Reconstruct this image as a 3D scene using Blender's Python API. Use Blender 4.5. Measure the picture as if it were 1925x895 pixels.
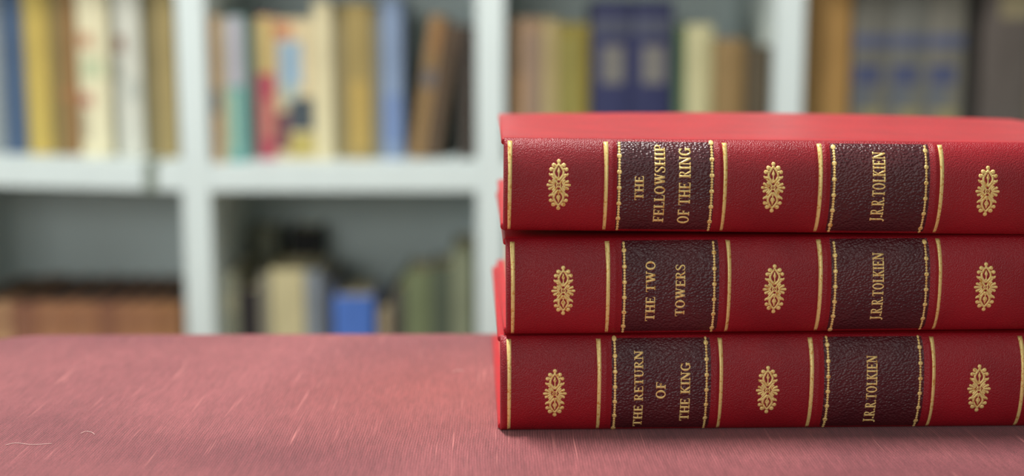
import bpy, bmesh, math, random
from mathutils import Vector, Matrix

# ------------------------------------------------------------------ camera, light, exposure
scene = bpy.context.scene
for o in list(bpy.data.objects):
    bpy.data.objects.remove(o)
COL = scene.collection
EYE = 0.9400            # camera height
REST = 0.78             # top of the large cloth book that carries the stack

cam_data = bpy.data.cameras.new('camera')
cam_data.lens = 2516.0 / 1925.0 * 36.0
cam_data.sensor_width = 36.0
cam_data.clip_start = 0.02
cam_data.dof.use_dof = True
cam_data.dof.focus_distance = 0.540
cam_data.dof.aperture_fstop = 3.9
camera = bpy.data.objects.new('camera', cam_data)
camera.location = (0, 0, EYE)
camera.rotation_euler = (math.radians(90 - 8.5), 0, 0)
COL.objects.link(camera)
scene.camera = camera

scene.view_settings.view_transform = 'Standard'
scene.view_settings.look = 'None'
scene.view_settings.exposure = 0.0
scene.view_settings.gamma = 1.0
scene.view_settings.use_curve_mapping = False
scene.cycles.use_denoising = True

world = bpy.data.worlds.new('room_light')
scene.world = world
world.use_nodes = True
wb = world.node_tree.nodes['Background']
wb.inputs['Color'].default_value = (0.93, 1.0, 0.97, 1)
wb.inputs['Strength'].default_value = 0.155

def area_lamp(name, loc, target, size, watts, color):
    d = bpy.data.lights.new(name, 'AREA')
    d.shape = 'RECTANGLE'
    d.size, d.size_y = size
    d.energy = watts
    d.color = color
    o = bpy.data.objects.new(name, d)
    o.location = loc
    o.rotation_euler = (Vector(target) - Vector(loc)).to_track_quat('-Z', 'Y').to_euler()
    COL.objects.link(o)
    return o

# ceiling panel just behind the stack, small spot lamp in front, added fill lights: a big one far behind the camera, one at the side
area_lamp('ceiling_lamp', (-0.25, 0.775, 2.45), (0.0, 0.75, 0.8), (0.4, 0.12), 44, (1.0, 0.98, 0.94))
area_lamp('spot_lamp', (0.9, -1.1, 2.5), (0.05, 0.6, 0.85), (0.8, 0.16), 6, (1.0, 0.99, 0.96))
area_lamp('far_fill_light', (-1.3, -5.0, 2.1), (-0.2, 1.9, 0.75), (2.4, 1.5), 72, (0.96, 1.0, 0.98))
area_lamp('side_light', (-1.7, 0.75, 1.3), (-0.1, 1.5, 0.75), (0.8, 0.7), 9, (0.95, 1.0, 0.98))

# measured sizes of the three volumes (mm along the spine, mm up it), of the bookcase and of the shelved books (m)
SHELF = 0.7668
UP = [-0.8491, -0.4394, -0.0298, 0.3806, 0.7902]
STRIP_SPAN = (-0.5102, -0.4926)
VOLUMES = {'bot': {'author': ('J.R.R.TOLKIEN', 149.29, 153.67, 3.61, 31.98),
         'beads': [46.51, 83.83, 133.54, 171.43],
         'labels': [(45.21, 85.57), (132.01, 172.97)],
         'length': 270.95,
         'lines': [3.51, 40.01, 89.71, 126.77, 176.92, 213.67, 257.65],
         'loc': (-0.0049, 0.535, 0.78),
         'ornaments': [(22.08, 17.31), (108.86, 18.0), (195.77, 18.03)],
         'ribs': [42.61, 87.53, 129.39, 174.95],
         'ry': -0.0,
         'rz': 1.6,
         't': 0.0399,
         'title': [('THE RETURN', 54.31, 57.99, 2.32, 34.38), ('OF', 63.2, 67.11, 14.71, 21.89), ('THE KING', 73.19, 77.1, 4.91, 29.76)]},
 'mid': {'author': ('J.R.R.TOLKIEN', 147.8, 152.35, 5.89, 33.33),
         'beads': [47.51, 83.76, 132.67, 169.68],
         'labels': [(46.44, 85.7), (131.16, 171.2)],
         'length': 270.84,
         'lines': [2.66, 40.88, 89.78, 126.62, 175.32, 214.02, 258.8],
         'loc': (-0.0025, 0.535, 0.8204),
         'ornaments': [(22.93, 19.2), (108.1, 19.07), (194.0, 19.16)],
         'ribs': [43.66, 87.63, 129.0, 173.15],
         'ry': -0.22,
         'rz': 1.6,
         't': 0.0396,
         'title': [('THE TWO', 56.08, 59.94, 6.16, 30.98), ('TOWERS', 68.09, 71.95, 8.18, 29.44)]},
 'top': {'author': ('J.R.R.TOLKIEN', 146.73, 151.83, 5.84, 33.32),
         'beads': [45.88, 82.66, 131.43, 168.22],
         'labels': [(45.03, 83.51), (129.94, 169.71)],
         'length': 269.49,
         'lines': [2.44, 40.6, 87.96, 125.91, 174.4, 213.0, 256.63],
         'loc': (-0.0037, 0.535, 0.8633),
         'ornaments': [(21.83, 19.32), (107.09, 19.01), (192.9, 18.28)],
         'ribs': [42.92, 85.63, 128.03, 171.84],
         'ry': 0.62,
         'rz': 1.0,
         't': 0.0374,
         'title': [('THE', 52.0, 55.59, 13.62, 23.18), ('FELLOWSHIP', 59.82, 64.05, 4.59, 35.15), ('OF THE RING', 69.55, 74.2, 3.98, 34.24)]}}
SHELVED = [
    ('U', -0.7736, -0.7352, 0.262, 0.09, '150,160,160', '0', '', 'pale grey book at the left edge, before the blue book on the upper shelf'),
    ('U', -0.7326, -0.7004, 0.27, 0.085, '70,95,130', '0', '', 'dark blue cloth book on the upper shelf beside the yellow book'),
    ('U', -0.6997, -0.6652, 0.258, 0.085, '200,170,70', '0', '', 'mustard yellow book on the upper shelf between blue and brown books'),
    ('U', -0.6644, -0.6246, 0.262, 0.085, '150,108,58', '0', 'ol', 'ochre brown book on the upper shelf between the yellow book and the cream book'),
    ('U', -0.6215, -0.5779, 0.25, 0.08, '228,218,175', '0', 'cr', 'cream book with faded spine marks, fifth on the upper shelf from the left'),
    ('U', -0.5756, -0.5313, 0.268, 0.08, '205,205,190', '0', 'gw', 'greyish white book with a worn spine beside the cream book, upper shelf'),
    ('U', -0.5325, -0.5141, 0.262, 0.09, '128,116,76', '0', '', 'thin dark khaki book after the greyish white book, upper shelf'),
    ('U', -0.5107, -0.4832, 0.255, 0.08, '165,142,84', '0', '', 'khaki book standing against the white upright, after the thin dark khaki book'),
    ('U', -0.4157, -0.4076, 0.204, 0.02, '205,155,100', '0', 'ob', 'thin orange tan book with a grey band, first right of the left upright'),
    ('U', -0.4079, -0.3997, 0.2, 0.025, '210,200,165', '0', '', 'very thin cream book between the orange tan and teal books'),
    ('U', -0.4001, -0.374, 0.203, 0.03, '110,180,175', '0', 'tl', 'teal book with a lilac upper spine on the upper shelf'),
    ('U', -0.3859, -0.3751, 0.198, 0.09, '140,145,130', '0', '', 'thin grey green book between the teal and crimson books'),
    ('U', -0.3724, -0.3411, 0.204, 0.08, '205,75,95', '0', 'yr', 'crimson book with a yellow upper spine on the upper shelf'),
    ('U', -0.3403, -0.2853, 0.2, 0.08, '222,200,150', '0', 'pic', 'wide cream book with blue, red and dark picture patches on its spine'),
    ('U', -0.2846, -0.2571, 0.225, 0.08, '222,208,160', '0', '', 'plain pale cream book right of the wide picture-spined book'),
    ('U', -0.2583, -0.2429, 0.215, 0.095, '150,138,100', '0', '', 'thin greyish khaki book beside the olive gold book'),
    ('U', -0.2403, -0.2013, 0.222, 0.08, '165,140,75', '0', 'og', 'olive gold book with a brighter lower spine, centre of the upper shelf'),
    ('U', -0.2016, -0.1885, 0.215, 0.09, '140,138,120', '0', '', 'thin grey brown book between the olive gold and pale blue books'),
    ('U', -0.1868, -0.1562, 0.23, 0.08, '128,150,185', '0', 'bl', 'pale blue book standing left of the leaning brown books'),
    ('U', -0.1486, -0.1272, 0.206, 0.08, '152,115,68', '9', 'lb', 'light brown book leaning right in the second compartment'),
    ('U', -0.1252, -0.1053, 0.194, 0.085, '100,78,58', '9', '', 'dark brown book leaning beside the light brown leaning book'),
    ('U', -0.0752, -0.0554, 0.19, 0.08, '72,60,52', '0', '', 'almost black brown book upright against the second white upright'),
    ('U', -0.005, 0.0425, 0.201, 0.085, '168,132,98', '0', 'tb', 'tan brown book, first in the third compartment above the red stack'),
    ('U', 0.0433, 0.0663, 0.201, 0.085, '182,160,105', '0', '', 'straw coloured book between the tan brown and olive books'),
    ('U', 0.067, 0.1114, 0.194, 0.085, '145,128,45', '0', 'os', 'olive green book left of the navy volumes'),
    ('U', 0.1142, 0.1715, 0.225, 0.08, '50,54,98', '0', 'nv', 'navy volume with grey label patch, beside the olive green book'),
    ('U', 0.1723, 0.2303, 0.225, 0.08, '46,50,94', '0', 'nv', 'navy volume with grey label patch, beside the thin green book'),
    ('U', 0.2323, 0.2492, 0.19, 0.09, '78,105,68', '0', '', 'thin dark green book right of the navy volumes'),
    ('U', 0.2487, 0.2876, 0.192, 0.08, '192,186,135', '0', '', 'pale green cream book right of the thin dark green book'),
    ('U', 0.2825, 0.3273, 0.172, 0.04, '150,118,68', '0', '', 'short golden brown book in the third compartment'),
    ('U', 0.3247, 0.3594, 0.162, 0.02, '88,76,56', '0', '', 'short dark brown book at the end of the third compartment'),
    ('U', 0.4206, 0.484, 0.245, 0.08, '178,130,62', '0', '', 'wide orange brown book, first in the fourth compartment'),
    ('U', 0.489, 0.5427, 0.24, 0.085, '112,110,100', '0', 'gs', 'grey set volume with navy bands beside the orange brown book'),
    ('U', 0.5434, 0.5963, 0.24, 0.085, '112,112,104', '0', 'gs', 'grey set volume with navy bands, middle one of the three'),
    ('U', 0.597, 0.6499, 0.24, 0.085, '116,112,100', '0', 'gs', 'grey set volume with navy bands beside the dark gap'),
    ('U', 0.6557, 0.6742, 0.25, 0.1, '58,54,50', '0', '', 'thin blackish book filling the dark gap right of the grey set volumes'),  # stands in for the dark gap between the volumes
    ('U', 0.6688, 0.7429, 0.25, 0.08, '92,82,76', '0', 'dk', 'wide dark brown book with a pale top patch in the fourth compartment'),
    ('U', 0.7452, 0.7926, 0.235, 0.08, '120,105,80', '0', '', 'brown book at the right edge of the fourth compartment'),
    ('L', -0.7988, -0.7537, 0.15, 0.06, '176,128,86', '0', 'top', 'tan leather volume at the far left of the lower shelf'),
    ('L', -0.7522, -0.7312, 0.151, 0.06, '190,140,95', '0', 'top', 'narrow pale tan leather volume at the left photo edge, lower shelf'),
    ('L', -0.7304, -0.6932, 0.149, 0.06, '148,92,66', '0', 'top', 'dark russet leather volume, second in the lower left row'),
    ('L', -0.6924, -0.6489, 0.15, 0.06, '172,112,72', '0', 'top', 'russet orange leather volume beside the dark russet one'),
    ('L', -0.6481, -0.6046, 0.15, 0.06, '170,110,70', '0', 'top', 'russet orange leather volume in the middle of the lower left row'),
    ('L', -0.6038, -0.5759, 0.149, 0.06, '150,94,66', '0', 'top', 'narrow dark russet leather volume in the lower left row'),
    ('L', -0.5751, -0.5472, 0.149, 0.06, '172,112,72', '0', 'top', 'narrow russet leather volume right of the narrow dark one'),
    ('L', -0.5464, -0.5176, 0.149, 0.06, '175,115,72', '0', 'top', 'narrow russet leather volume, second from the left upright'),
    ('L', -0.5169, -0.4819, 0.15, 0.06, '165,108,62', '0', 'top', 'brown leather volume standing against the left upright, lower shelf'),
    ('L', -0.4299, -0.3988, 0.194, 0.06, '140,142,118', '0', 'gp', 'grey olive patterned book right of the left upright on the lower shelf'),
    ('L', -0.398, -0.3693, 0.171, 0.06, '52,47,49', '0', '', 'charcoal book between the grey olive and cream books, lower shelf'),
    ('L', -0.3695, -0.3531, 0.193, 0.065, '150,145,125', '0', '', 'thin grey beige book left of the cream book, lower shelf'),
    ('L', -0.3514, -0.3025, 0.2, 0.06, '205,192,140', '0', '', 'thick pale cream book in the lower middle compartment'),
    ('L', -0.3025, -0.2791, 0.197, 0.065, '135,145,155', '0', '', 'blue grey book right of the thick pale cream book'),
    ('L', -0.2791, -0.2619, 0.185, 0.07, '78,85,100', '0', '', 'slate book between the blue grey book and the bright blue book'),
    ('L', -0.2598, -0.2015, 0.161, 0.06, '70,118,215', '0', '', 'bright blue book on the lower shelf'),
    ('L', -0.195, -0.1779, 0.139, 0.065, '165,145,110', '0', '', 'short tan book right of the bright blue book'),
    ('L', -0.1785, -0.1581, 0.168, 0.08, '88,84,78', '0', '', 'dark grey book left of the olive green book, lower shelf'),
    ('L', -0.1557, -0.1177, 0.197, 0.06, '112,124,84', '0', '', 'olive green book in the lower middle compartment'),
    ('L', -0.1169, -0.0882, 0.203, 0.06, '82,92,74', '0', '', 'dark green book between olive green and grey green books'),
    ('L', -0.0874, -0.0571, 0.232, 0.06, '128,134,104', '0', '', 'tall grey green book against the second upright, lower shelf'),
]

# ------------------------------------------------------------------ helpers
def lin(c):
    c = c / 255.0
    return c / 12.92 if c <= 0.04045 else ((c + 0.055) / 1.055) ** 2.4

def rgb(r, g, b):
    return (lin(r), lin(g), lin(b), 1.0)

def tag(o, label=None, category=None, group=None, kind=None):
    if label: o['label'] = label
    if category: o['category'] = category
    if group: o['group'] = group
    if kind: o['kind'] = kind
    return o

def empty(name, loc=(0, 0, 0), rot=(0, 0, 0)):
    o = bpy.data.objects.new(name, None)
    o.empty_display_size = 0.02
    o.location = loc
    o.rotation_euler = rot
    COL.objects.link(o)
    return o

class MB:
    """collects vertices and faces and links them as ONE mesh object"""
    def __init__(self):
        self.v, self.f = [], []
    def add(self, verts, faces):
        n = len(self.v)
        self.v += [tuple(p) for p in verts]
        self.f += [tuple(i + n for i in q) for q in faces]
    def box(self, x0, x1, y0, y1, z0, z1):
        self.add([(x0, y0, z0), (x1, y0, z0), (x1, y1, z0), (x0, y1, z0), (x0, y0, z1), (x1, y0, z1), (x1, y1, z1), (x0, y1, z1)],
                 [(3, 2, 1, 0), (4, 5, 6, 7), (0, 1, 5, 4), (1, 2, 6, 5), (2, 3, 7, 6), (3, 0, 4, 7)])
    def prism(self, outline, axis, a0, a1):
        """outline: closed list of 2-D points, extruded along axis 'x' or 'z'"""
        n = len(outline)
        if axis == 'x':
            A = [(a0, p, q) for p, q in outline]; B = [(a1, p, q) for p, q in outline]
        else:
            A = [(p, q, a0) for p, q in outline]; B = [(p, q, a1) for p, q in outline]
        self.add(A + B, [tuple(range(n))[::-1], tuple(range(n, 2 * n))] + [(i, (i + 1) % n, n + (i + 1) % n, n + i) for i in range(n)])
    def build(self, name, mat, parent=None, smooth=False, bevel=0.0, seg=2, angle=40):
        me = bpy.data.meshes.new(name)
        me.from_pydata(self.v, [], self.f)
        bm = bmesh.new()
        bm.from_mesh(me)
        bmesh.ops.recalc_face_normals(bm, faces=bm.faces)
        if bevel > 0:
            es = [e for e in bm.edges if len(e.link_faces) == 2 and e.calc_face_angle(0) > math.radians(angle)]
            bmesh.ops.bevel(bm, geom=es, offset=bevel, segments=seg, profile=0.5, affect='EDGES', clamp_overlap=True)
        for f in bm.faces:
            f.smooth = smooth
        bm.to_mesh(me)
        bm.free()
        me.materials.append(mat)
        o = bpy.data.objects.new(name, me)
        COL.objects.link(o)
        if parent is not None:
            o.parent = parent
        return o

# ------------------------------------------------------------------ materials
def new_mat(name):
    m = bpy.data.materials.new(name)
    m.use_nodes = True
    nt = m.node_tree
    return m, nt, nt.nodes, nt.links, nt.nodes['Principled BSDF']

def ramp(N, p0, c0, p1, c1):
    r = N.new('ShaderNodeValToRGB')
    r.color_ramp.elements[0].position = p0; r.color_ramp.elements[0].color = c0
    r.color_ramp.elements[1].position = p1; r.color_ramp.elements[1].color = c1
    return r

def noise(N, L, coord, scale, detail=3, stretch=None):
    n = N.new('ShaderNodeTexNoise')
    n.inputs['Scale'].default_value = scale
    n.inputs['Detail'].default_value = detail
    if stretch:
        mp = N.new('ShaderNodeMapping')
        mp.inputs['Scale'].default_value = stretch
        L.new(coord, mp.inputs['Vector'])
        L.new(mp.outputs['Vector'], n.inputs['Vector'])
    else:
        L.new(coord, n.inputs['Vector'])
    return n

def leather(name, c_lo, c_hi, grain, depth, rough, spec, elongate=(1, 1, 1)):
    m, nt, N, L, P = new_mat(name)
    tc = N.new('ShaderNodeTexCoord').outputs['Object']
    big = noise(N, L, tc, 45, 4)
    r = ramp(N, 0.35, c_lo, 0.65, c_hi)
    L.new(big.outputs['Fac'], r.inputs['Fac'])
    L.new(r.outputs['Color'], P.inputs['Base Color'])
    mp = N.new('ShaderNodeMapping')
    mp.inputs['Scale'].default_value = elongate
    mp.inputs['Rotation'].default_value = (0.3, 0.55, 0.2)
    wob = noise(N, L, tc, grain * 0.6, 2)
    mix = N.new('ShaderNodeVectorMath'); mix.operation = 'SCALE'; mix.inputs['Scale'].default_value = 0.9 / grain
    L.new(wob.outputs['Color'], mix.inputs[0])
    add = N.new('ShaderNodeVectorMath'); add.operation = 'ADD'
    L.new(tc, add.inputs[0]); L.new(mix.outputs['Vector'], add.inputs[1])
    L.new(add.outputs['Vector'], mp.inputs['Vector'])
    v = N.new('ShaderNodeTexVoronoi'); v.feature = 'SMOOTH_F1'
    v.inputs['Scale'].default_value = grain
    v.inputs['Smoothness'].default_value = 0.18
    L.new(mp.outputs['Vector'], v.inputs['Vector'])
    fine = noise(N, L, tc, grain * 3.5, 2)
    ma = N.new('ShaderNodeMath'); ma.operation = 'MULTIPLY_ADD'; ma.inputs[1].default_value = 0.18
    L.new(fine.outputs['Fac'], ma.inputs[0])
    inv = N.new('ShaderNodeMath'); inv.operation = 'SUBTRACT'; inv.inputs[0].default_value = 1.0
    L.new(v.outputs['Distance'], inv.inputs[1])
    L.new(inv.outputs[0], ma.inputs[2])
    b = N.new('ShaderNodeBump'); b.inputs['Strength'].default_value = 1.0; b.inputs['Distance'].default_value = depth
    L.new(ma.outputs[0], b.inputs['Height'])
    L.new(b.outputs['Normal'], P.inputs['Normal'])
    P.inputs['Roughness'].default_value = rough
    P.inputs['Specular IOR Level'].default_value = spec
    return m

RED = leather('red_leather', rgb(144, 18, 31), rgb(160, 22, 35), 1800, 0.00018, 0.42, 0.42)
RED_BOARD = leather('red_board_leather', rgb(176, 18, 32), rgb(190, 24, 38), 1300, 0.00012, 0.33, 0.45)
MAROON = leather('maroon_leather', rgb(72, 20, 28), rgb(88, 28, 34), 860, 0.00036, 0.36, 0.55, (1, 1, 1.35))

def gold_mat():
    m, nt, N, L, P = new_mat('gold_foil')
    tc = N.new('ShaderNodeTexCoord').outputs['Object']
    n = noise(N, L, tc, 900, 3)
    r = ramp(N, 0.33, rgb(222, 160, 76), 0.46, rgb(255, 226, 146))
    L.new(n.outputs['Fac'], r.inputs['Fac'])
    L.new(r.outputs['Color'], P.inputs['Base Color'])
    P.inputs['Metallic'].default_value = 0.3
    P.inputs['Roughness'].default_value = 0.42
    b = N.new('ShaderNodeBump'); b.inputs['Distance'].default_value = 0.00008
    L.new(n.outputs['Fac'], b.inputs['Height'])
    L.new(b.outputs['Normal'], P.inputs['Normal'])
    return m
GOLD = gold_mat()

def paper_mat(name, c0, c1):
    m, nt, N, L, P = new_mat(name)
    tc = N.new('ShaderNodeTexCoord').outputs['Object']
    n = noise(N, L, tc, 60, 3, (1, 1, 40))
    r = ramp(N, 0.35, c0, 0.65, c1)
    L.new(n.outputs['Fac'], r.inputs['Fac'])
    L.new(r.outputs['Color'], P.inputs['Base Color'])
    P.inputs['Roughness'].default_value = 0.8
    return m
PAPER = paper_mat('page_edges', rgb(205, 190, 150), rgb(232, 220, 186))
SHADED_PAPER = paper_mat('shaded_page_edges', rgb(64, 48, 42), rgb(84, 64, 54))  # dark page tops: the shelf's shadow is put into the colour

def cloth_mat():
    m, nt, N, L, P = new_mat('faded_red_book_cloth')
    tc = N.new('ShaderNodeTexCoord').outputs['Object']
    # fine ribs running front to back
    wob = noise(N, L, tc, 26, 2)
    sx = N.new('ShaderNodeSeparateXYZ'); L.new(tc, sx.inputs[0])
    wx = N.new('ShaderNodeMath'); wx.operation = 'MULTIPLY_ADD'; wx.inputs[1].default_value = 0.0025
    L.new(wob.outputs['Fac'], wx.inputs[0]); L.new(sx.outputs['X'], wx.inputs[2])
    ph = N.new('ShaderNodeMath'); ph.operation = 'MULTIPLY'; ph.inputs[1].default_value = 2 * math.pi / 0.00105
    L.new(wx.outputs[0], ph.inputs[0])
    sn = N.new('ShaderNodeMath'); sn.operation = 'SINE'; L.new(ph.outputs[0], sn.inputs[0])
    # broken thread colour
    thread = noise(N, L, tc, 60, 4, (18, 1.6, 1))
    slub = noise(N, L, tc, 34, 1, (24, 0.5, 1))
    slub_r = ramp(N, 0.69, (0, 0, 0, 1), 0.79, (1, 1, 1, 1)); L.new(slub.outputs['Fac'], slub_r.inputs['Fac'])
    blotch = noise(N, L, tc, 9, 5)
    speck = noise(N, L, tc, 420, 2)
    base = ramp(N, 0.30, rgb(112, 53, 61), 0.70, rgb(156, 86, 89)); L.new(blotch.outputs['Fac'], base.inputs['Fac'])
    # a rubbed, redder patch of the cloth beside the stack
    dv = N.new('ShaderNodeVectorMath'); dv.operation = 'SUBTRACT'; dv.inputs[1].default_value = (0.245, -0.125, 0.04); L.new(tc, dv.inputs[0])
    ds = N.new('ShaderNodeVectorMath'); ds.operation = 'MULTIPLY'; ds.inputs[1].default_value = (1.0, 0.9, 0.0); L.new(dv.outputs[0], ds.inputs[0])
    dl = N.new('ShaderNodeVectorMath'); dl.operation = 'LENGTH'; L.new(ds.outputs[0], dl.inputs[0])
    dn = N.new('ShaderNodeMath'); dn.operation = 'MULTIPLY_ADD'; dn.inputs[1].default_value = 0.05; L.new(blotch.outputs['Fac'], dn.inputs[0]); L.new(dl.outputs['Value'], dn.inputs[2])
    dr = ramp(N, 0.035, (0.45, 0.45, 0.45, 1), 0.12, (0, 0, 0, 1)); L.new(dn.outputs[0], dr.inputs['Fac'])
    rub = N.new('ShaderNodeMix'); rub.data_type = 'RGBA'; L.new(dr.outputs['Color'], rub.inputs[0])
    L.new(base.outputs['Color'], rub.inputs[6]); rub.inputs[7].default_value = rgb(164, 80, 72)
    mix1 = N.new('ShaderNodeMix'); mix1.data_type = 'RGBA'; mix1.blend_type = 'OVERLAY'; mix1.inputs[0].default_value = 0.55
    tr = ramp(N, 0.30, (0.32, 0.32, 0.32, 1), 0.70, (0.70, 0.70, 0.70, 1)); L.new(thread.outputs['Fac'], tr.inputs['Fac'])
    L.new(rub.outputs[2], mix1.inputs[6]); L.new(tr.outputs['Color'], mix1.inputs[7])
    grit = noise(N, L, tc, 1500, 2, (1.6, 0.8, 1))
    gr = ramp(N, 0.30, (0.22, 0.22, 0.22, 1), 0.72, (0.80, 0.80, 0.80, 1)); L.new(grit.outputs['Fac'], gr.inputs['Fac'])
    mixg = N.new('ShaderNodeMix'); mixg.data_type = 'RGBA'; mixg.blend_type = 'OVERLAY'; mixg.inputs[0].default_value = 0.85
    L.new(mix1.outputs[2], mixg.inputs[6]); L.new(gr.outputs['Color'], mixg.inputs[7])
    mix2 = N.new('ShaderNodeMix'); mix2.data_type = 'RGBA'; mix2.blend_type = 'MIX'
    sl = N.new('ShaderNodeMath'); sl.operation = 'MULTIPLY'; sl.inputs[1].default_value = 0.55
    L.new(slub_r.outputs['Color'], sl.inputs[0]); L.new(sl.outputs[0], mix2.inputs[0])
    L.new(mixg.outputs[2], mix2.inputs[6]); mix2.inputs[7].default_value = rgb(222, 138, 134)
    # valleys between ribs are a little darker
    mix3 = N.new('ShaderNodeMix'); mix3.data_type = 'RGBA'; mix3.blend_type = 'MULTIPLY'; mix3.inputs[0].default_value = 0.45
    rr = N.new('ShaderNodeMapRange'); rr.inputs[1].default_value = -1; rr.inputs[2].default_value = 1; rr.inputs[3].default_value = 0.62; rr.inputs[4].default_value = 1.1
    L.new(sn.outputs[0], rr.inputs[0]); L.new(rr.outputs[0], mix3.inputs[7]); L.new(mix2.outputs[2], mix3.inputs[6])
    L.new(mix3.outputs[2], P.inputs['Base Color'])
    P.inputs['Roughness'].default_value = 0.62
    P.inputs['Specular IOR Level'].default_value = 0.35
    P.inputs['Sheen Weight'].default_value = 0.25
    P.inputs['Sheen Roughness'].default_value = 0.4
    P.inputs['Sheen Tint'].default_value = (1.0, 0.8, 0.8, 1)
    h = N.new('ShaderNodeMath'); h.operation = 'MULTIPLY_ADD'; h.inputs[1].default_value = 0.7
    L.new(speck.outputs['Fac'], h.inputs[0]); L.new(sn.outputs[0], h.inputs[2])
    b = N.new('ShaderNodeBump'); b.inputs['Distance'].default_value = 0.00009; b.inputs['Strength'].default_value = 0.8
    L.new(h.outputs[0], b.inputs['Height']); L.new(b.outputs['Normal'], P.inputs['Normal'])
    return m
CLOTH = cloth_mat()

def plain(name, col, rough=0.6, spec=0.4, vary=0.10, scale=30, stretch=(1, 1, 0.25)):
    m, nt, N, L, P = new_mat(name)
    tc = N.new('ShaderNodeTexCoord').outputs['Object']
    n = noise(N, L, tc, scale, 4, stretch)
    lo = tuple(c * (1 - vary) for c in col[:3]) + (1,)
    hi = tuple(min(1, c * (1 + vary)) for c in col[:3]) + (1,)
    r = ramp(N, 0.3, lo, 0.7, hi)
    L.new(n.outputs['Fac'], r.inputs['Fac'])
    L.new(r.outputs['Color'], P.inputs['Base Color'])
    P.inputs['Roughness'].default_value = rough
    P.inputs['Specular IOR Level'].default_value = spec
    return m
WHITE = plain('white_lacquer', rgb(219, 231, 230), 0.45, 0.4, 0.02)
WALL = plain('wall_paint', rgb(200, 204, 198), 0.9, 0.2, 0.03)
OAK = plain('table_oak', rgb(150, 110, 72), 0.5, 0.4, 0.2, 8, (1, 14, 14))
BOARDS = plain('floor_boards', rgb(150, 118, 84), 0.55, 0.4, 0.2, 4, (8, 1, 1))

# ------------------------------------------------------------------ setting
m = MB(); m.box(-2.2, 2.2, -0.6, 2.3, -0.05, 0.0)
tag(m.build('floor', BOARDS), kind='structure')
m = MB(); m.box(-2.2, 2.2, 2.22, 2.3, 0.0, 2.0)
tag(m.build('wall_back', WALL), kind='structure')

# ------------------------------------------------------------------ bookcase
FRONT = 1.85
DEEP = 0.34
HALF = 0.0195
LEVELS_Z = [SHELF - .72, SHELF - .36, SHELF, SHELF + .36, SHELF + .72]
TILT = 0.011      # the left middle shelf hangs lower on its right
bookcase = tag(empty('bookcase', (0, FRONT, 0)), 'white open bookcase of square compartments full of old books behind the red books', 'bookcase')
for x in UP:
    m = MB(); m.box(x - HALF, x + HALF, 0, DEEP, 0, LEVELS_Z[-1])
    m.build('upright', WHITE, bookcase, bevel=0.001)
def shelf_drop(x):
    """height of the left middle shelf above its nominal level"""
    return TILT * (1 - (x - UP[0]) / (UP[1] - UP[0])) if x < UP[1] else 0.0
for i in range(4):
    for z in LEVELS_Z:
        x0, x1 = UP[i] + HALF, UP[i + 1] - HALF
        d0 = shelf_drop(x0) if (i == 0 and z == SHELF) else 0
        d1 = shelf_drop(x1) if (i == 0 and z == SHELF) else 0
        m = MB()
        m.add([(x0, 0.001, z - .038 + d0), (x1, 0.001, z - .038 + d1), (x1, DEEP - .006, z - .038 + d1), (x0, DEEP - .006, z - .038 + d0),
               (x0, 0.001, z + d0), (x1, 0.001, z + d1), (x1, DEEP - .006, z + d1), (x0, DEEP - .006, z + d0)],
              [(3, 2, 1, 0), (4, 5, 6, 7), (0, 1, 5, 4), (1, 2, 6, 5), (2, 3, 7, 6), (3, 0, 4, 7)])
        m.build('shelf_board', WHITE, bookcase, bevel=0.001)
m = MB(); m.box(UP[0] - HALF, UP[-1] + HALF, DEEP, DEEP + 0.006, 0, LEVELS_Z[-1])
m.build('back_panel', WHITE, bookcase)

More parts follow.
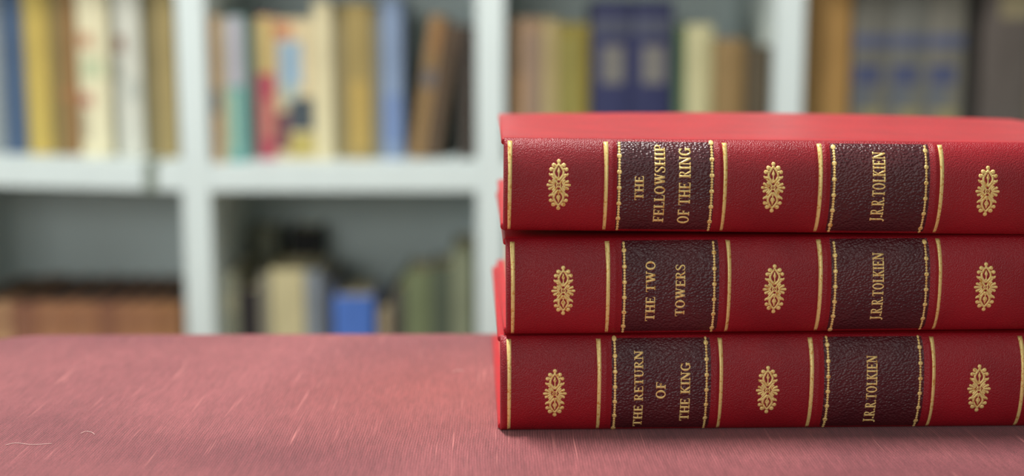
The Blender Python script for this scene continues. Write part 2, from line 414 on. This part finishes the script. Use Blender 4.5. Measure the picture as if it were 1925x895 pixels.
# ------------------------------------------------------------------ shelved books
PATCHES = {   # spine patches: (left fraction, right fraction, low fraction, high fraction, colour)
    'ol': [(.08, .45, .0, 1.0, (132, 116, 62)), (.1, .9, .30, .36, (170, 110, 60))],
    'cr': [(.05, .5, .62, .70, (205, 150, 110)), (.1, .85, .44, .56, (196, 205, 160)), (.02, .45, .28, .36, (196, 130, 105)), (.0, .3, .08, .26, (190, 175, 140))],
    'gw': [(.0, .22, .0, 1.0, (120, 118, 98)), (.1, .5, .56, .64, (150, 110, 92)), (.0, .3, .40, .50, (88, 98, 86)), (.45, .95, .30, .42, (186, 190, 178))],
    'ob': [(.0, 1.0, .34, .50, (110, 108, 108))],
    'tl': [(.05, .95, .52, .99, (188, 184, 196)), (.0, .5, .06, .48, (160, 200, 172))],
    'yr': [(.05, .95, .60, .99, (218, 188, 110)), (.35, .95, .14, .42, (220, 130, 110))],
    'pic': [(.02, .5, .86, .97, (214, 135, 90)), (.12, .72, .52, .84, (150, 182, 205)), (.2, .6, .42, .54, (165, 185, 180)), (.35, .98, .20, .44, (74, 84, 92)),
            (.0, .38, .06, .34, (130, 82, 88)), (.3, .98, .02, .18, (190, 170, 80))],
    'og': [(.2, .9, .06, .50, (186, 152, 70))],
    'bl': [(.1, .9, .10, .40, (112, 138, 190))],
    'lb': [(.1, .95, .50, .62, (112, 104, 104)), (.3, .98, .74, .95, (160, 110, 60))],
    'tb': [(.1, .5, .04, .6, (186, 140, 96)), (.55, .95, .3, .9, (156, 128, 108))],
    'os': [(.55, .95, .02, .34, (158, 130, 44)), (.15, .5, .1, .9, (150, 142, 66))],
    'nv': [(.24, .80, .48, .72, (122, 118, 112)), (.02, .98, .78, .90, (74, 78, 98)), (.1, .9, .04, .12, (76, 80, 108))],
    'gs': [(.02, .98, .66, .74, (84, 92, 124)), (.05, .75, .44, .56, (72, 80, 118)), (.05, .5, .32, .42, (92, 100, 112)), (.25, .85, .02, .30, (142, 132, 86))],
    'dk': [(.3, 1.0, .80, .97, (140, 126, 92))],
    'top': [(.04, .96, .80, .86, (136, 88, 62))],
    'gp': [(.1, .9, .72, .84, (168, 164, 130)), (.1, .9, .45, .52, (100, 104, 90)), (.1, .9, .18, .26, (104, 108, 90))],
}
patch_cache = {}
def patch_mat(c):
    if c not in patch_cache:
        g = 0.3 * c[0] + 0.6 * c[1] + 0.1 * c[2]
        d = tuple(v + (g - v) * .20 for v in c)
        patch_cache[c] = plain('spine_patch_%d_%d_%d' % c, rgb(*d), 0.6, 0.3, 0.12, 40)
    return patch_cache[c]

def shelved_book(x0, x1, base, height, y0, depth, col, lean, patches, label, group, paper):
    w = x1 - x0
    pivot = x1 if lean else (x0 + x1) / 2
    a = math.radians(lean)
    root = tag(empty('book', (pivot, y0, base), (0, a, 0)), label, 'book', group)
    L0, L1 = x0 - pivot, x1 - pivot
    # seen from above: a rounded spine and two boards
    bt = min(0.0028, w * 0.18)
    bulge = min(0.006, w * 0.22)
    n = 8
    out = []
    for i in range(n + 1):
        s = i / n * 2 - 1
        out.append((L0 + w * (i / n), bulge * (1 - math.sqrt(max(0, 1 - (s * .96) ** 2)))))
    outline = out + [(L1, depth), (L1 - bt, depth), (L1 - bt, bulge + 0.004), (L0 + bt, bulge + 0.004), (L0 + bt, depth), (L0, depth)]
    m = MB(); m.prism(outline, 'z', 0, height)
    cover = m.build('cover', patch_mat(col), root)
    m = MB(); m.box(L0 + bt + .0001, L1 - bt - .0001, bulge + .0042, depth - .004, 0.003, height - 0.004)
    m.build('page_block', paper, root)
    def fy(t):
        s = t * 2 - 1
        return bulge * (1 - math.sqrt(max(0, 1 - (s * .96) ** 2)))
    for (p0, p1, q0, q1, c) in PATCHES.get(patches, []):
        m = MB(); k = 6
        pts = [(L0 + w * (p0 + (p1 - p0) * i / k), fy(p0 + (p1 - p0) * i / k)) for i in range(k + 1)]
        ring = [(x, y - 0.0005) for x, y in pts] + [(x, y + 0.0002) for x, y in reversed(pts)]
        m.prism(ring, 'z', height * q0 + .0005, height * q1)
        m.build('spine_label', patch_mat(c), cover)
    return root

prev = -9
last_shelf = 'U'
random.seed(4)
for (sh, x0, x1, h, rec, col, lean, pat, label) in SHELVED:
    if sh != last_shelf:
        prev, last_shelf = -9, sh
    cell = max(i for i in range(4) if UP[i] - .03 < (x0 + x1) / 2)
    lo, hi = UP[cell] + HALF + .0008, UP[cell + 1] - HALF - .0008
    x0 = max(x0, lo, prev + .0007)
    x1 = min(max(x1, x0 + .0065), hi)
    prev = x1
    base = SHELF if sh == 'U' else SHELF - .36
    if sh == 'U':
        base += max(shelf_drop(x0), shelf_drop(x1)) if cell == 0 else 0
    lean = float(lean)
    if lean:
        base += 0.0
    shelved_book(x0, x1, base + .0003, h, FRONT + rec, 0.15 + (.012 if pat == 'top' else random.uniform(-.01, .03)) - (.02 if rec > .085 else 0) + (.09 if pat == 'top' else 0), tuple(int(v) for v in col.split(',')), lean, pat, label,
                 'old books on the upper shelf' if sh == 'U' else 'old books on the lower shelf', SHADED_PAPER if pat == 'top' else PAPER)
# two taller dark shapes standing behind the front row of the lower shelf
shelved_book(-0.412, -0.372, SHELF - .3597, 0.236, FRONT + .235, 0.09, (132, 134, 112), 0, '', 'pale olive book standing behind the grey olive patterned book, lower shelf', 'old books on the lower shelf', PAPER)
shelved_book(-0.352, -0.305, SHELF - .3597, 0.236, FRONT + .235, 0.09, (40, 38, 38), 0, '', 'black book standing behind the thick pale cream book, lower shelf', 'old books on the lower shelf', PAPER)

# ------------------------------------------------------------------ strip hanging over the shelf edge
STRIP = plain('grey_green_strip', rgb(128, 138, 126), 0.7, 0.3, 0.05)
m = MB()
sx0, sx1 = STRIP_SPAN
zz = shelf_drop((sx0 + sx1) / 2) + 0.0006
m.prism([(-.0022, -.040), (-.0007, -.040), (-.0007, .0002), (.05, .0002), (.05, .0014), (-.0022, .0014)], 'x', sx0, sx1)
o = m.build('shelf_strip', STRIP)
o.location = (0, FRONT, SHELF + zz)
o.rotation_euler = (0, TILT / (UP[1] - UP[0]), 0)
o.location.z = SHELF + TILT * (1 - (0 - UP[0]) / (UP[1] - UP[0])) + .0008
tag(o, 'small grey green strip hanging over the edge of the white shelf', 'shelf marker')

# ------------------------------------------------------------------ table
table = tag(empty('table', (0, 0.55, 0)), 'oak table carrying the large faded red cloth book', 'table')
m = MB(); m.box(-.7, .7, -.33, .30, .712, .74); m.build('table_top', OAK, table, bevel=.003)
for sx in (-.64, .64):
    for sy in (-.27, .24):
        m = MB(); m.box(sx - .025, sx + .025, sy - .025, sy + .025, 0, .712); m.build('leg', OAK, table, bevel=.003)

# ------------------------------------------------------------------ large cloth book under the stack
ledger = tag(empty('cloth_book', (-0.2855, 0.7145, 0.74), (0, 0, math.radians(0.55))), 'large faded red cloth book lying flat under the stack of three red leather books', 'book')
LW, LD, LT = 0.606, 0.32, 0.04
def board_outline(r, n=10):
    pts = []
    for cx, cy, a0 in ((LW - .004, -LD + .004, -90), (LW - .004, -.004, 0), (r, -r, 90), (r, -LD + r, 180)):
        rr = .004 if cx > .3 else r
        for i in range(n + 1):
            a = math.radians(a0 + 90 * i / n)
            pts.append((cx + rr * math.cos(a), cy + rr * math.sin(a)))
    return pts
for name, z0, z1 in (('front_board', LT - .0035, LT), ('back_board', 0, .0035)):
    m = MB(); m.prism(board_outline(.034), 'z', z0, z1); m.build(name, CLOTH, ledger, smooth=False, bevel=.0012, seg=3, angle=60)
m = MB(); m.box(.008, LW - .008, -LD + .008, -.006, .0036, LT - .0036); m.build('page_block', PAPER, ledger)
m = MB()
ring = [(LW - .001, .001)] + [(LW + .010 * math.sin(math.pi * i / 10), .001 + (LT - .002) * i / 10) for i in range(1, 10)] + [(LW - .001, LT - .001)]
n = len(ring)
m.add([(x, -LD, z) for x, z in ring] + [(x, 0, z) for x, z in ring], [tuple(range(n)), tuple(range(n, 2 * n))[::-1]] + [(i, (i + 1) % n, n + (i + 1) % n, n + i) for i in range(n)])
m.build('spine', CLOTH, ledger)

# ------------------------------------------------------------------ the three red leather volumes
BULGE = 0.008
BOOK_DEPTH = 0.168

class Spine:
    """surface of a rounded leather spine: u along it, z up it"""
    def __init__(self, length, t, ribs):
        self.L, self.t, self.ribs = length, t, ribs
    def b(self, z):
        s = min(1.0, abs(z / self.t * 2 - 1))
        return BULGE * (1 - s ** 2.2) ** (1 / 1.7)
    def normal(self, z):
        e = .0002
        z0, z1 = max(0.0, z - e), min(self.t, z + e)
        db = (self.b(z1) - self.b(z0)) / (z1 - z0)
        v = Vector((0, -1, -db))
        return v.normalized()
    def lift(self, u):
        k = 0.0
        for r in self.ribs:
            k += 0.0007 * math.exp(-((u - r) / .0011) ** 2) - .00035 * math.exp(-((u - r - .0029) / .0005) ** 2) - .00035 * math.exp(-((u - r + .0029) / .0005) ** 2)
        e = min(u, self.L - u)
        R = .0022
        if e < R:
            k -= R - math.sqrt(max(0, R * R - (R - e) ** 2))
        return k
    def at(self, u, z, off=0.0):
        z = min(max(z, 0.0), self.t)
        k = self.lift(u)
        edge = min(1.0, min(z, self.t - z) / .004)
        n = self.normal(z) * (k * edge + off)
        return Vector((u, -self.b(z), z)) + n

class Foil:
    """thin solid foil shapes pressed on a spine; every point is mapped to the curved surface"""
    def __init__(self, sp, h):
        self.sp, self.h, self.mb = sp, h, MB()
        self.k = 0
    def strip(self, pairs, closed=False):
        """pairs: [(uL, zL, uR, zR)]"""
        self.k += 1
        h = self.h + (self.k % 7) * 6e-6
        n = len(pairs)
        v = []
        for (a, b, c, d) in pairs:
            mu, mz = (a + c) / 2, (b + d) / 2
            v += [self.sp.at(a, b, -.00003), self.sp.at(a, b, h), self.sp.at(mu, mz, h * 1.15), self.sp.at(c, d, h), self.sp.at(c, d, -.00003)]
        f = []
        for i in range(n if closed else n - 1):
            p, q = i * 5, ((i + 1) % n) * 5
            f += [(p + j, p + j + 1, q + j + 1, q + j) for j in range(4)]
        if not closed:
            f += [(0, 1, 2, 3, 4), tuple((n - 1) * 5 + j for j in (4, 3, 2, 1, 0))]
        self.mb.add(v, f)
    def stroke(self, pts, closed=False, sub=6, spline=False):
        """pts: [(u, z, width)] in metres"""
        if spline:
            pts = smooth_path(pts, sub)
        else:
            q = []
            for a, b in zip(pts[:-1], pts[1:]):
                q += [tuple(a[j] + (b[j] - a[j]) * i / sub for j in range(3)) for i in range(sub)]
            pts = q + [pts[-1]]
        n = len(pts)
        out = []
        for i, (x, y, w) in enumerate(pts):
            a = pts[i - 1] if (i > 0 or closed) else pts[i]
            b = pts[(i + 1) % n] if (i < n - 1 or closed) else pts[i]
            dx, dy = b[0] - a[0], b[1] - a[1]
            l = math.hypot(dx, dy) or 1
            px, py = -dy / l * w / 2, dx / l * w / 2
            out.append((x + px, y + py, x - px, y - py))
        self.strip(out, closed)
    def disc(self, u, z, r, dome=.00012, n=12):
        self.k += 1
        h = self.h + (self.k % 7) * 6e-6
        v = [self.sp.at(u, z, h + dome)]
        for rr, hh in ((.65, h + dome * .7), (1.0, h * .6), (1.0, -.00003)):
            v += [self.sp.at(u + r * rr * math.cos(2 * math.pi * i / n), z + r * rr * math.sin(2 * math.pi * i / n), hh) for i in range(n)]
        f = [(0, 1 + i, 1 + (i + 1) % n) for i in range(n)]
        for k in range(2):
            f += [(1 + k * n + i, 1 + (k + 1) * n + i, 1 + (k + 1) * n + (i + 1) % n, 1 + k * n + (i + 1) % n) for i in range(n)]
        self.mb.add(v, f)
    def build(self, name, parent, smooth=True):
        return self.mb.build(name, GOLD, parent, smooth=smooth)

def smooth_path(pts, sub):
    """Catmull-Rom through points of any dimension"""
    out = []
    n = len(pts)
    for i in range(n - 1):
        p0, p1, p2, p3 = pts[max(i - 1, 0)], pts[i], pts[i + 1], pts[min(i + 2, n - 1)]
        for k in range(sub):
            t = k / sub
            out.append(tuple(0.5 * (2 * b + (c - a) * t + (2 * a - 5 * b + 4 * c - d) * t * t + (3 * b - a - 3 * c + d) * t ** 3) for a, b, c, d in zip(p0, p1, p2, p3)))
    out.append(tuple(pts[-1]))
    return out

# ---- roman capitals: strokes (x, y, width), cap height 1
TH, TN, SF = 0.235, 0.12, 0.11
def stem(x, y0=0.0, y1=1.0, w=TH): return ('s', [(x, y0, w), (x, y1, w)])
def serif(x, y, l=0.40): return ('s', [(x - l / 2, y, SF), (x + l / 2, y, SF)])
def line(*p): return ('s', list(p))
def curve(*p): return ('c', list(p))
def ring(cx, cy, rx, ry, a0=0, a1=360): return ('o', (cx, cy, rx, ry, a0, a1))
LO, HI = SF / 2, 1 - SF / 2
GLYPHS = {
    'T': (.84, [stem(.42), line((.02, HI, .09), (.82, HI, .09)), line((.05, .98, .08), (.04, .74, .05)), line((.79, .98, .08), (.80, .74, .05)), serif(.42, LO, .42)]),
    'H': (.94, [stem(.2), stem(.74), line((.2, .51, TN), (.74, .51, TN)), serif(.2, LO), serif(.2, HI), serif(.74, LO), serif(.74, HI)]),
    'E': (.76, [stem(.2), line((.02, HI, SF), (.68, HI, SF)), line((.02, LO, SF), (.72, LO, SF)), line((.2, .52, TN), (.55, .52, TN)),
                line((.67, 1, .08), (.67, .76, .05)), line((.70, 0, .08), (.72, .27, .05)), line((.54, .64, .07), (.54, .40, .07))]),
    'F': (.70, [stem(.2), line((.02, HI, SF), (.66, HI, SF)), serif(.2, LO, .44), line((.2, .51, TN), (.52, .51, TN)), line((.65, 1, .08), (.65, .75, .05)), line((.52, .63, .07), (.52, .39, .07))]),
    'L': (.72, [stem(.2), serif(.2, HI), line((.02, LO, SF), (.68, LO, SF)), line((.66, 0, .08), (.69, .29, .05))]),
    'O': (.98, [ring(.48, .5, .45, .52)]),
    'W': (1.28, [line((.18, 1, TH), (.42, .02, TH)), line((.42, .02, TN), (.66, .92, TN)), line((.62, 1, TH), (.88, .02, TH)), line((.88, .02, TN), (1.10, 1, TN)),
                 serif(.17, HI, .36), serif(.62, HI, .36), serif(1.11, HI, .30)]),
    'S': (.66, [curve((.56, .78, .06), (.50, .91, .08), (.34, .965, .09), (.16, .90, .13), (.11, .75, .17), (.22, .60, .19), (.42, .46, .19), (.54, .31, .17), (.52, .13, .13), (.35, .035, .09), (.17, .07, .08), (.08, .22, .06)),
                line((.57, .98, .06), (.575, .70, .06)), line((.06, .30, .06), (.07, .02, .06))]),
    'I': (.44, [stem(.22), serif(.22, LO, .42), serif(.22, HI, .42)]),
    'P': (.72, [stem(.2), serif(.2, LO, .44), line((.02, HI, SF), (.3, HI, SF)), curve((.28, HI, SF), (.46, .95, .11), (.60, .85, .17), (.62, .72, .18), (.58, .58, .16), (.44, .49, .09), (.22, .475, .07))]),
    'R': (.86, [stem(.2), serif(.2, LO, .42), line((.02, HI, SF), (.3, HI, SF)), curve((.28, HI, SF), (.46, .95, .11), (.59, .86, .17), (.61, .74, .18), (.57, .62, .16), (.44, .53, .09), (.22, .51, .07)),
                line((.40, .52, .14), (.70, .05, .19)), line((.64, LO, SF), (.86, LO, SF))]),
    'N': (.98, [stem(.18, w=TN), stem(.80, w=TN), line((.17, .98, TH), (.80, .03, TH)), serif(.14, HI, .30), serif(.18, LO, .34), serif(.80, HI, .34)]),
    'G': (.94, [ring(.47, .5, .44, .52, 48, 318), line((.74, .04, TH), (.74, .42, TH)), serif(.74, .42, .38), line((.77, .98, .06), (.78, .70, .06))]),
    'U': (.92, [curve((.2, 1, TH), (.2, .6, TH), (.2, .32, TH), (.26, .12, .17), (.46, .035, .10), (.64, .12, .09), (.72, .34, TN), (.72, .7, TN), (.72, 1, TN)), serif(.2, HI), serif(.72, HI, .36)]),
    'K': (.88, [stem(.2), serif(.2, LO), serif(.2, HI), line((.26, .46, TN), (.68, .96, TN)), line((.36, .58, .17), (.74, .04, TH)), serif(.68, HI, .34), line((.62, LO, SF), (.88, LO, SF))]),
    'J': (.46, [curve((.26, 1, TH), (.26, .6, TH), (.26, .18, TH), (.22, -.02, .15), (.08, -.12, .10)), serif(.26, HI, .40), ('d', (.06, -.08, .10))]),
    '.': (.30, [('d', (.14, .10, .115))]),
    ' ': (.40, []),
}
def lettering(sp, name, parent, text, u_top, u_base, z_start, z_end):
    """letters climb the spine: baseline at u_base, letter heads at u_top"""
    F = Foil(sp, .00009)
    gap = .05
    total = sum(GLYPHS[c][0] + gap for c in text) - gap
    k = (z_end - z_start) / total
    cap = u_base - u_top
    x = 0.0
    for c in text:
        w, strokes = GLYPHS[c]
        M = lambda gx, gy: (u_base - gy * cap, z_start + (x + gx) * k)
        # stroke outlines are made in letter space, then mapped, so that narrow setting squeezes evenly
        for kind, d in strokes:
            if kind == 'd':
                u, z = M(d[0], d[1]); F.disc(u, z, d[2] * min(cap, k * 1.15), .00008)
                continue
            if kind == 'o':
                cx, cy, rx, ry, a0, a1 = d
                pairs = []
                n = 28
                for i in range(n + (0 if a1 - a0 == 360 else 1)):
                    a = math.radians(a0 + (a1 - a0) * i / n)
                    tw = TN + (TH - TN) * abs(math.cos(a)) ** 1.3
                    ca, sa = math.cos(a), math.sin(a)
                    p = M(cx + rx * ca, cy + ry * sa); q = M(cx + (rx - tw) * ca, cy + (ry - tw * .9) * sa)
                    pairs.append(p + q)
                F.strip(pairs, a1 - a0 == 360)
                continue
            pts = d
            if kind == 'c':
                pts = smooth_path(pts, 4)
            else:
                q = []
                for a, b in zip(pts[:-1], pts[1:]):
                    q += [tuple(a[j] + (b[j] - a[j]) * i / 4 for j in range(3)) for i in range(4)]
                pts = q + [pts[-1]]
            pairs = []
            for i, (px, py, w_) in enumerate(pts):
                a, b = pts[max(i - 1, 0)], pts[min(i + 1, len(pts) - 1)]
                dx, dy = b[0] - a[0], b[1] - a[1]
                l = math.hypot(dx, dy) or 1
                ox, oy = -dy / l * w_ / 2, dx / l * w_ / 2
                pairs.append(M(px + ox, py + oy) + M(px - ox, py - oy))
            F.strip(pairs)
        x += w + gap
    return F.build(name, parent)

def ornament(sp, parent, uc, zc, H=.0100):
    F = Foil(sp, .00014)
    W = H
    def S(pts, spline=True):
        F.stroke([(uc + x * W, zc + y * H, w * 1.15 * H) for x, y, w in pts], spline=spline, sub=5)
    def D(x, y, r): F.disc(uc + x * W, zc + y * H, r * H, .0001)
    for s in (1, -1):
        D(0, .93 * s, .085)
        S([(0, .90 * s, .07), (0, .78 * s, .10)], False)
        for q in (1, -1):
            # almond outline and its outer lobes
            S([(0, .82 * s, .07), (.10 * q, .70 * s, .075), (.185 * q, .54 * s, .08), (.17 * q, .40 * s, .08), (.10 * q, .29 * s, .09), (0, .20 * s, .10)])
            S([(.08 * q, .74 * s, .05), (.16 * q, .80 * s, .09)], False); D(.20 * q, .78 * s, .088)
            S([(.16 * q, .62 * s, .05), (.27 * q, .64 * s, .09)], False); D(.305 * q, .615 * s, .08)
            S([(.14 * q, .36 * s, .10), (.24 * q, .385 * s, .12), (.33 * q, .40 * s, .09), (.385 * q, .46 * s, .04)])
            # crossing bands
            S([(.27 * q, .33 * s, .04), (.20 * q, .27 * s, .07), (.11 * q, .15 * s, .075), (.055 * q, .07 * s, .06)])
        # inner bud
        S([(0, .70 * s, .015), (0, .61 * s, .07), (0, .53 * s, .115), (0, .46 * s, .05), (0, .38 * s, .04), (0, .28 * s, .08)])
        if s < 0:
            for q in (1, -1):
                S([(0, .40 * s, .05), (.05 * q, .45 * s, .05), (.085 * q, .53 * s, .02)])
    # centre ring and eye
    n = 18
    F.strip([(uc + .105 * W * math.cos(2 * math.pi * i / n), zc + .095 * H * math.sin(2 * math.pi * i / n), uc + .055 * W * math.cos(2 * math.pi * i / n), zc + .05 * H * math.sin(2 * math.pi * i / n)) for i in range(n)], True)
    D(0, 0, .028)
    # side palmettes
    for q in (1, -1):
        for a, r in ((-66, .27), (-34, .33), (0, .35), (34, .33), (66, .27)):
            c, t = math.cos(math.radians(a)) * q, math.sin(math.radians(a))
            S([(.15 * q + c * .02, t * .02, .035), (.115 * q + c * r * .45, t * r * .45, .07), (.13 * q + c * r * .85, t * r * .8, .10), (.13 * q + c * r, t * r * .92, .05)])
    return F.build('ornament', parent)

def bead_border(sp, parent, u, z0, z1, phase):
    F = Foil(sp, .00008)
    step = .00116
    i = 0
    z = z0
    while z < z1:
        big = (i + phase) % 5 == 0
        F.disc(u, z, .00098 if big else .00057,   .00012 if big else .00008, 12 if big else 8)
        nxt = (i + 1 + phase) % 5 == 0
        z += .00150 if (big or nxt) else step - .00008
        i += 1
    return F.build('bead_border', parent)

def leather_volume(name, loc, rz, ry, V, label, bow, phase):
    L, t = V['length'] / 1000, V['t']
    mm = lambda v: v / 1000
    root = tag(empty(name, loc, (0, math.radians(ry), math.radians(rz))), label, 'book', 'stack of three red leather books')
    sp = Spine(L, t, [mm(r) for r in V['ribs']])
    # spine: rounded outer surface, flat back
    us = [i * .0006 for i in range(int(L / .0006))] + [L]
    us = sorted(set([0, .0002, .0005, .0009, .0014, .0019, L - .0019, L - .0014, L - .0009, L - .0005, L - .0002] + us))
    K = 44
    zs = [t * (0.5 - 0.5 * math.cos(math.pi * j / K)) for j in range(K + 1)]
    m = MB()
    v = [sp.at(u, z) for u in us for z in zs]
    n = K + 1
    f = [(i * n + j, (i + 1) * n + j, (i + 1) * n + j + 1, i * n + j + 1) for i in range(len(us) - 1) for j in range(K)]
    f += [tuple(range(n)), tuple((len(us) - 1) * n + j for j in range(n))[::-1]]
    f += [tuple(i * n for i in range(len(us)))[::-1], ]
    m.add(v, f)
    back = [(i * n + K, (i + 1) * n + K, (i + 1) * n, i * n) for i in range(len(us) - 1)]
    m.f = m.f[:-1] + back
    spine = m.build('spine', RED, root, smooth=True)
    for p in spine.data.polygons:
        if abs(p.normal.x) > .9 or p.normal.y > .9:
            p.use_smooth = False
    # boards (the upper one may bow up along its far edge)
    def board(nm, z0, z1, bw):
        m = MB(); nx, ny = 30, 10
        X = [-.001 + (L + .002) * i / nx for i in range(nx + 1)]
        Y = [.0002 + (BOOK_DEPTH) * j / ny for j in range(ny + 1)]
        bz = lambda i, j: bw * math.sin(math.pi * i / nx) * (j / ny) ** 1.3
        top = [(x, y, z1 + bz(i, j)) for i, x in enumerate(X) for j, y in enumerate(Y)]
        bot = [(x, y, z0 + bz(i, j)) for i, x in enumerate(X) for j, y in enumerate(Y)]
        w = ny + 1; o = len(top)
        f = []
        for i in range(nx):
            for j in range(ny):
                a = i * w + j
                f += [(a, a + w, a + w + 1, a + 1), (o + a, o + a + 1, o + a + w + 1, o + a + w)]
        for i in range(nx):
            for j in (0, ny):
                a = i * w + j; f.append((a, a + w, o + a + w, o + a))
        for j in range(ny):
            for i in (0, nx):
                a = i * w + j; f.append((a, a + 1, o + a + 1, o + a))
        m.add(top + bot, f)
        return m.build(nm, RED_BOARD, root, smooth=True, bevel=.0011, seg=3, angle=60)
    board('front_board', t - .0030, t, bow)
    board('back_board', 0, .0030, 0)
    m = MB(); m.box(.003, L - .003, .0004, BOOK_DEPTH - .004, .0031, t - .0031)
    m.build('page_block', PAPER, root)
    # leather label panels with beaded edges and lettering
    def panel(nm, u0, u1):
        m = MB(); K2 = 30; nu = 40
        zz = [.0012 + (t - .0022) * j / K2 for j in range(K2 + 1)]
        uu = [u0 + (u1 - u0) * i / nu for i in range(nu + 1)]
        w = K2 + 1
        def off(i, j): return .00022 if 0 < i < nu and 0 < j < K2 else .00002
        v = [sp.at(u, z, off(i, j)) for i, u in enumerate(uu) for j, z in enumerate(zz)]
        m.add(v, [(i * w + j, (i + 1) * w + j, (i + 1) * w + j + 1, i * w + j + 1) for i in range(nu) for j in range(K2)])
        return m.build(nm, MAROON, root, smooth=True)
    lab = [panel('title_label', mm(V['labels'][0][0]), mm(V['labels'][0][1])), panel('author_label', mm(V['labels'][1][0]), mm(V['labels'][1][1]))]
    class Raised(Spine):
        def at(self, u, z, off=0.0):
            return Spine.at(self, u, z, off + .00022)
    rs = Raised(L, t, sp.ribs)
    for k, u in enumerate(V['beads']):
        bead_border(rs, lab[k // 2], mm(u), .0012, t - .0012, phase + k)
    for (text, a, b, z0, z1) in V['title']:
        lettering(rs, 'title_lettering', lab[0], text, mm(a), mm(b), mm(z0), mm(z1))
    text, a, b, z0, z1 = V['author']
    lettering(rs, 'author_lettering', lab[1], text, mm(a), mm(b), mm(z0), mm(z1))
    for u in V['lines']:
        F = Foil(sp, .00012)
        w = .00155
        F.stroke([(mm(u), .0008, w * .8), (mm(u), t * .3, w * .95), (mm(u) + .0001, t * .7, w), (mm(u), t - .0012, w * 1.2)], sub=12)
        F.build('gold_line', root)
    for (u, z) in V['ornaments']:
        ornament(sp, root, mm(u), mm(z))
    return root

LABELS = {'bot': 'bottom red leather book of the stack, lying directly on the faded cloth book',
          'mid': 'middle red leather book of the stack, between the two other red books',
          'top': 'topmost red leather book of the stack with its bright upper board showing'}
for k, bow, ph in (('bot', 0.0, 0), ('mid', 0.0, 3), ('top', .0019, 1)):
    V = VOLUMES[k]
    leather_volume('leather_book', V['loc'], V['rz'], V['ry'], V, LABELS[k], bow, ph)

# ------------------------------------------------------------------ lint on the cloth
LINT = plain('lint', rgb(226, 190, 184), 0.8, 0.2, 0.03)
for label, pts in (
    ('long pale lint fibre lying on the cloth at its near left', [(-0.201, 0.513), (-0.1978, 0.5158), (-0.1907, 0.5137), (-0.1832, 0.5151)]),
    ('short curled pale lint fibre on the cloth right of the long one', [(-0.1761, 0.5289), (-0.1749, 0.5318), (-0.1722, 0.5304), (-0.17, 0.5274)]),
    ('short pale lint fibre lying on the cloth close to the stack', [(-0.0284, 0.6309), (-0.0265, 0.634), (-0.0234, 0.633)]),
):
    path = smooth_path([(x, y, 0.0) for x, y in pts], 6)
    m = MB(); r = .00013; n = len(path)
    for i, (x, y, _) in enumerate(path):
        a, b = path[max(i - 1, 0)], path[min(i + 1, n - 1)]
        d = Vector((b[0] - a[0], b[1] - a[1], 0)).normalized(); s = Vector((-d.y, d.x, 0))
        m.v += [tuple(Vector((x, y, REST + r + .0001)) + s * (r * math.cos(k * math.pi / 3)) + Vector((0, 0, r * math.sin(k * math.pi / 3)))) for k in range(6)]
    m.f = [(i * 6 + k, (i + 1) * 6 + k, (i + 1) * 6 + (k + 1) % 6, i * 6 + (k + 1) % 6) for i in range(n - 1) for k in range(6)] + [(5, 4, 3, 2, 1, 0), tuple((n - 1) * 6 + k for k in range(6))]
    tag(m.build('lint_fibre', LINT, smooth=True), label, 'lint', 'lint fibres on the cloth')
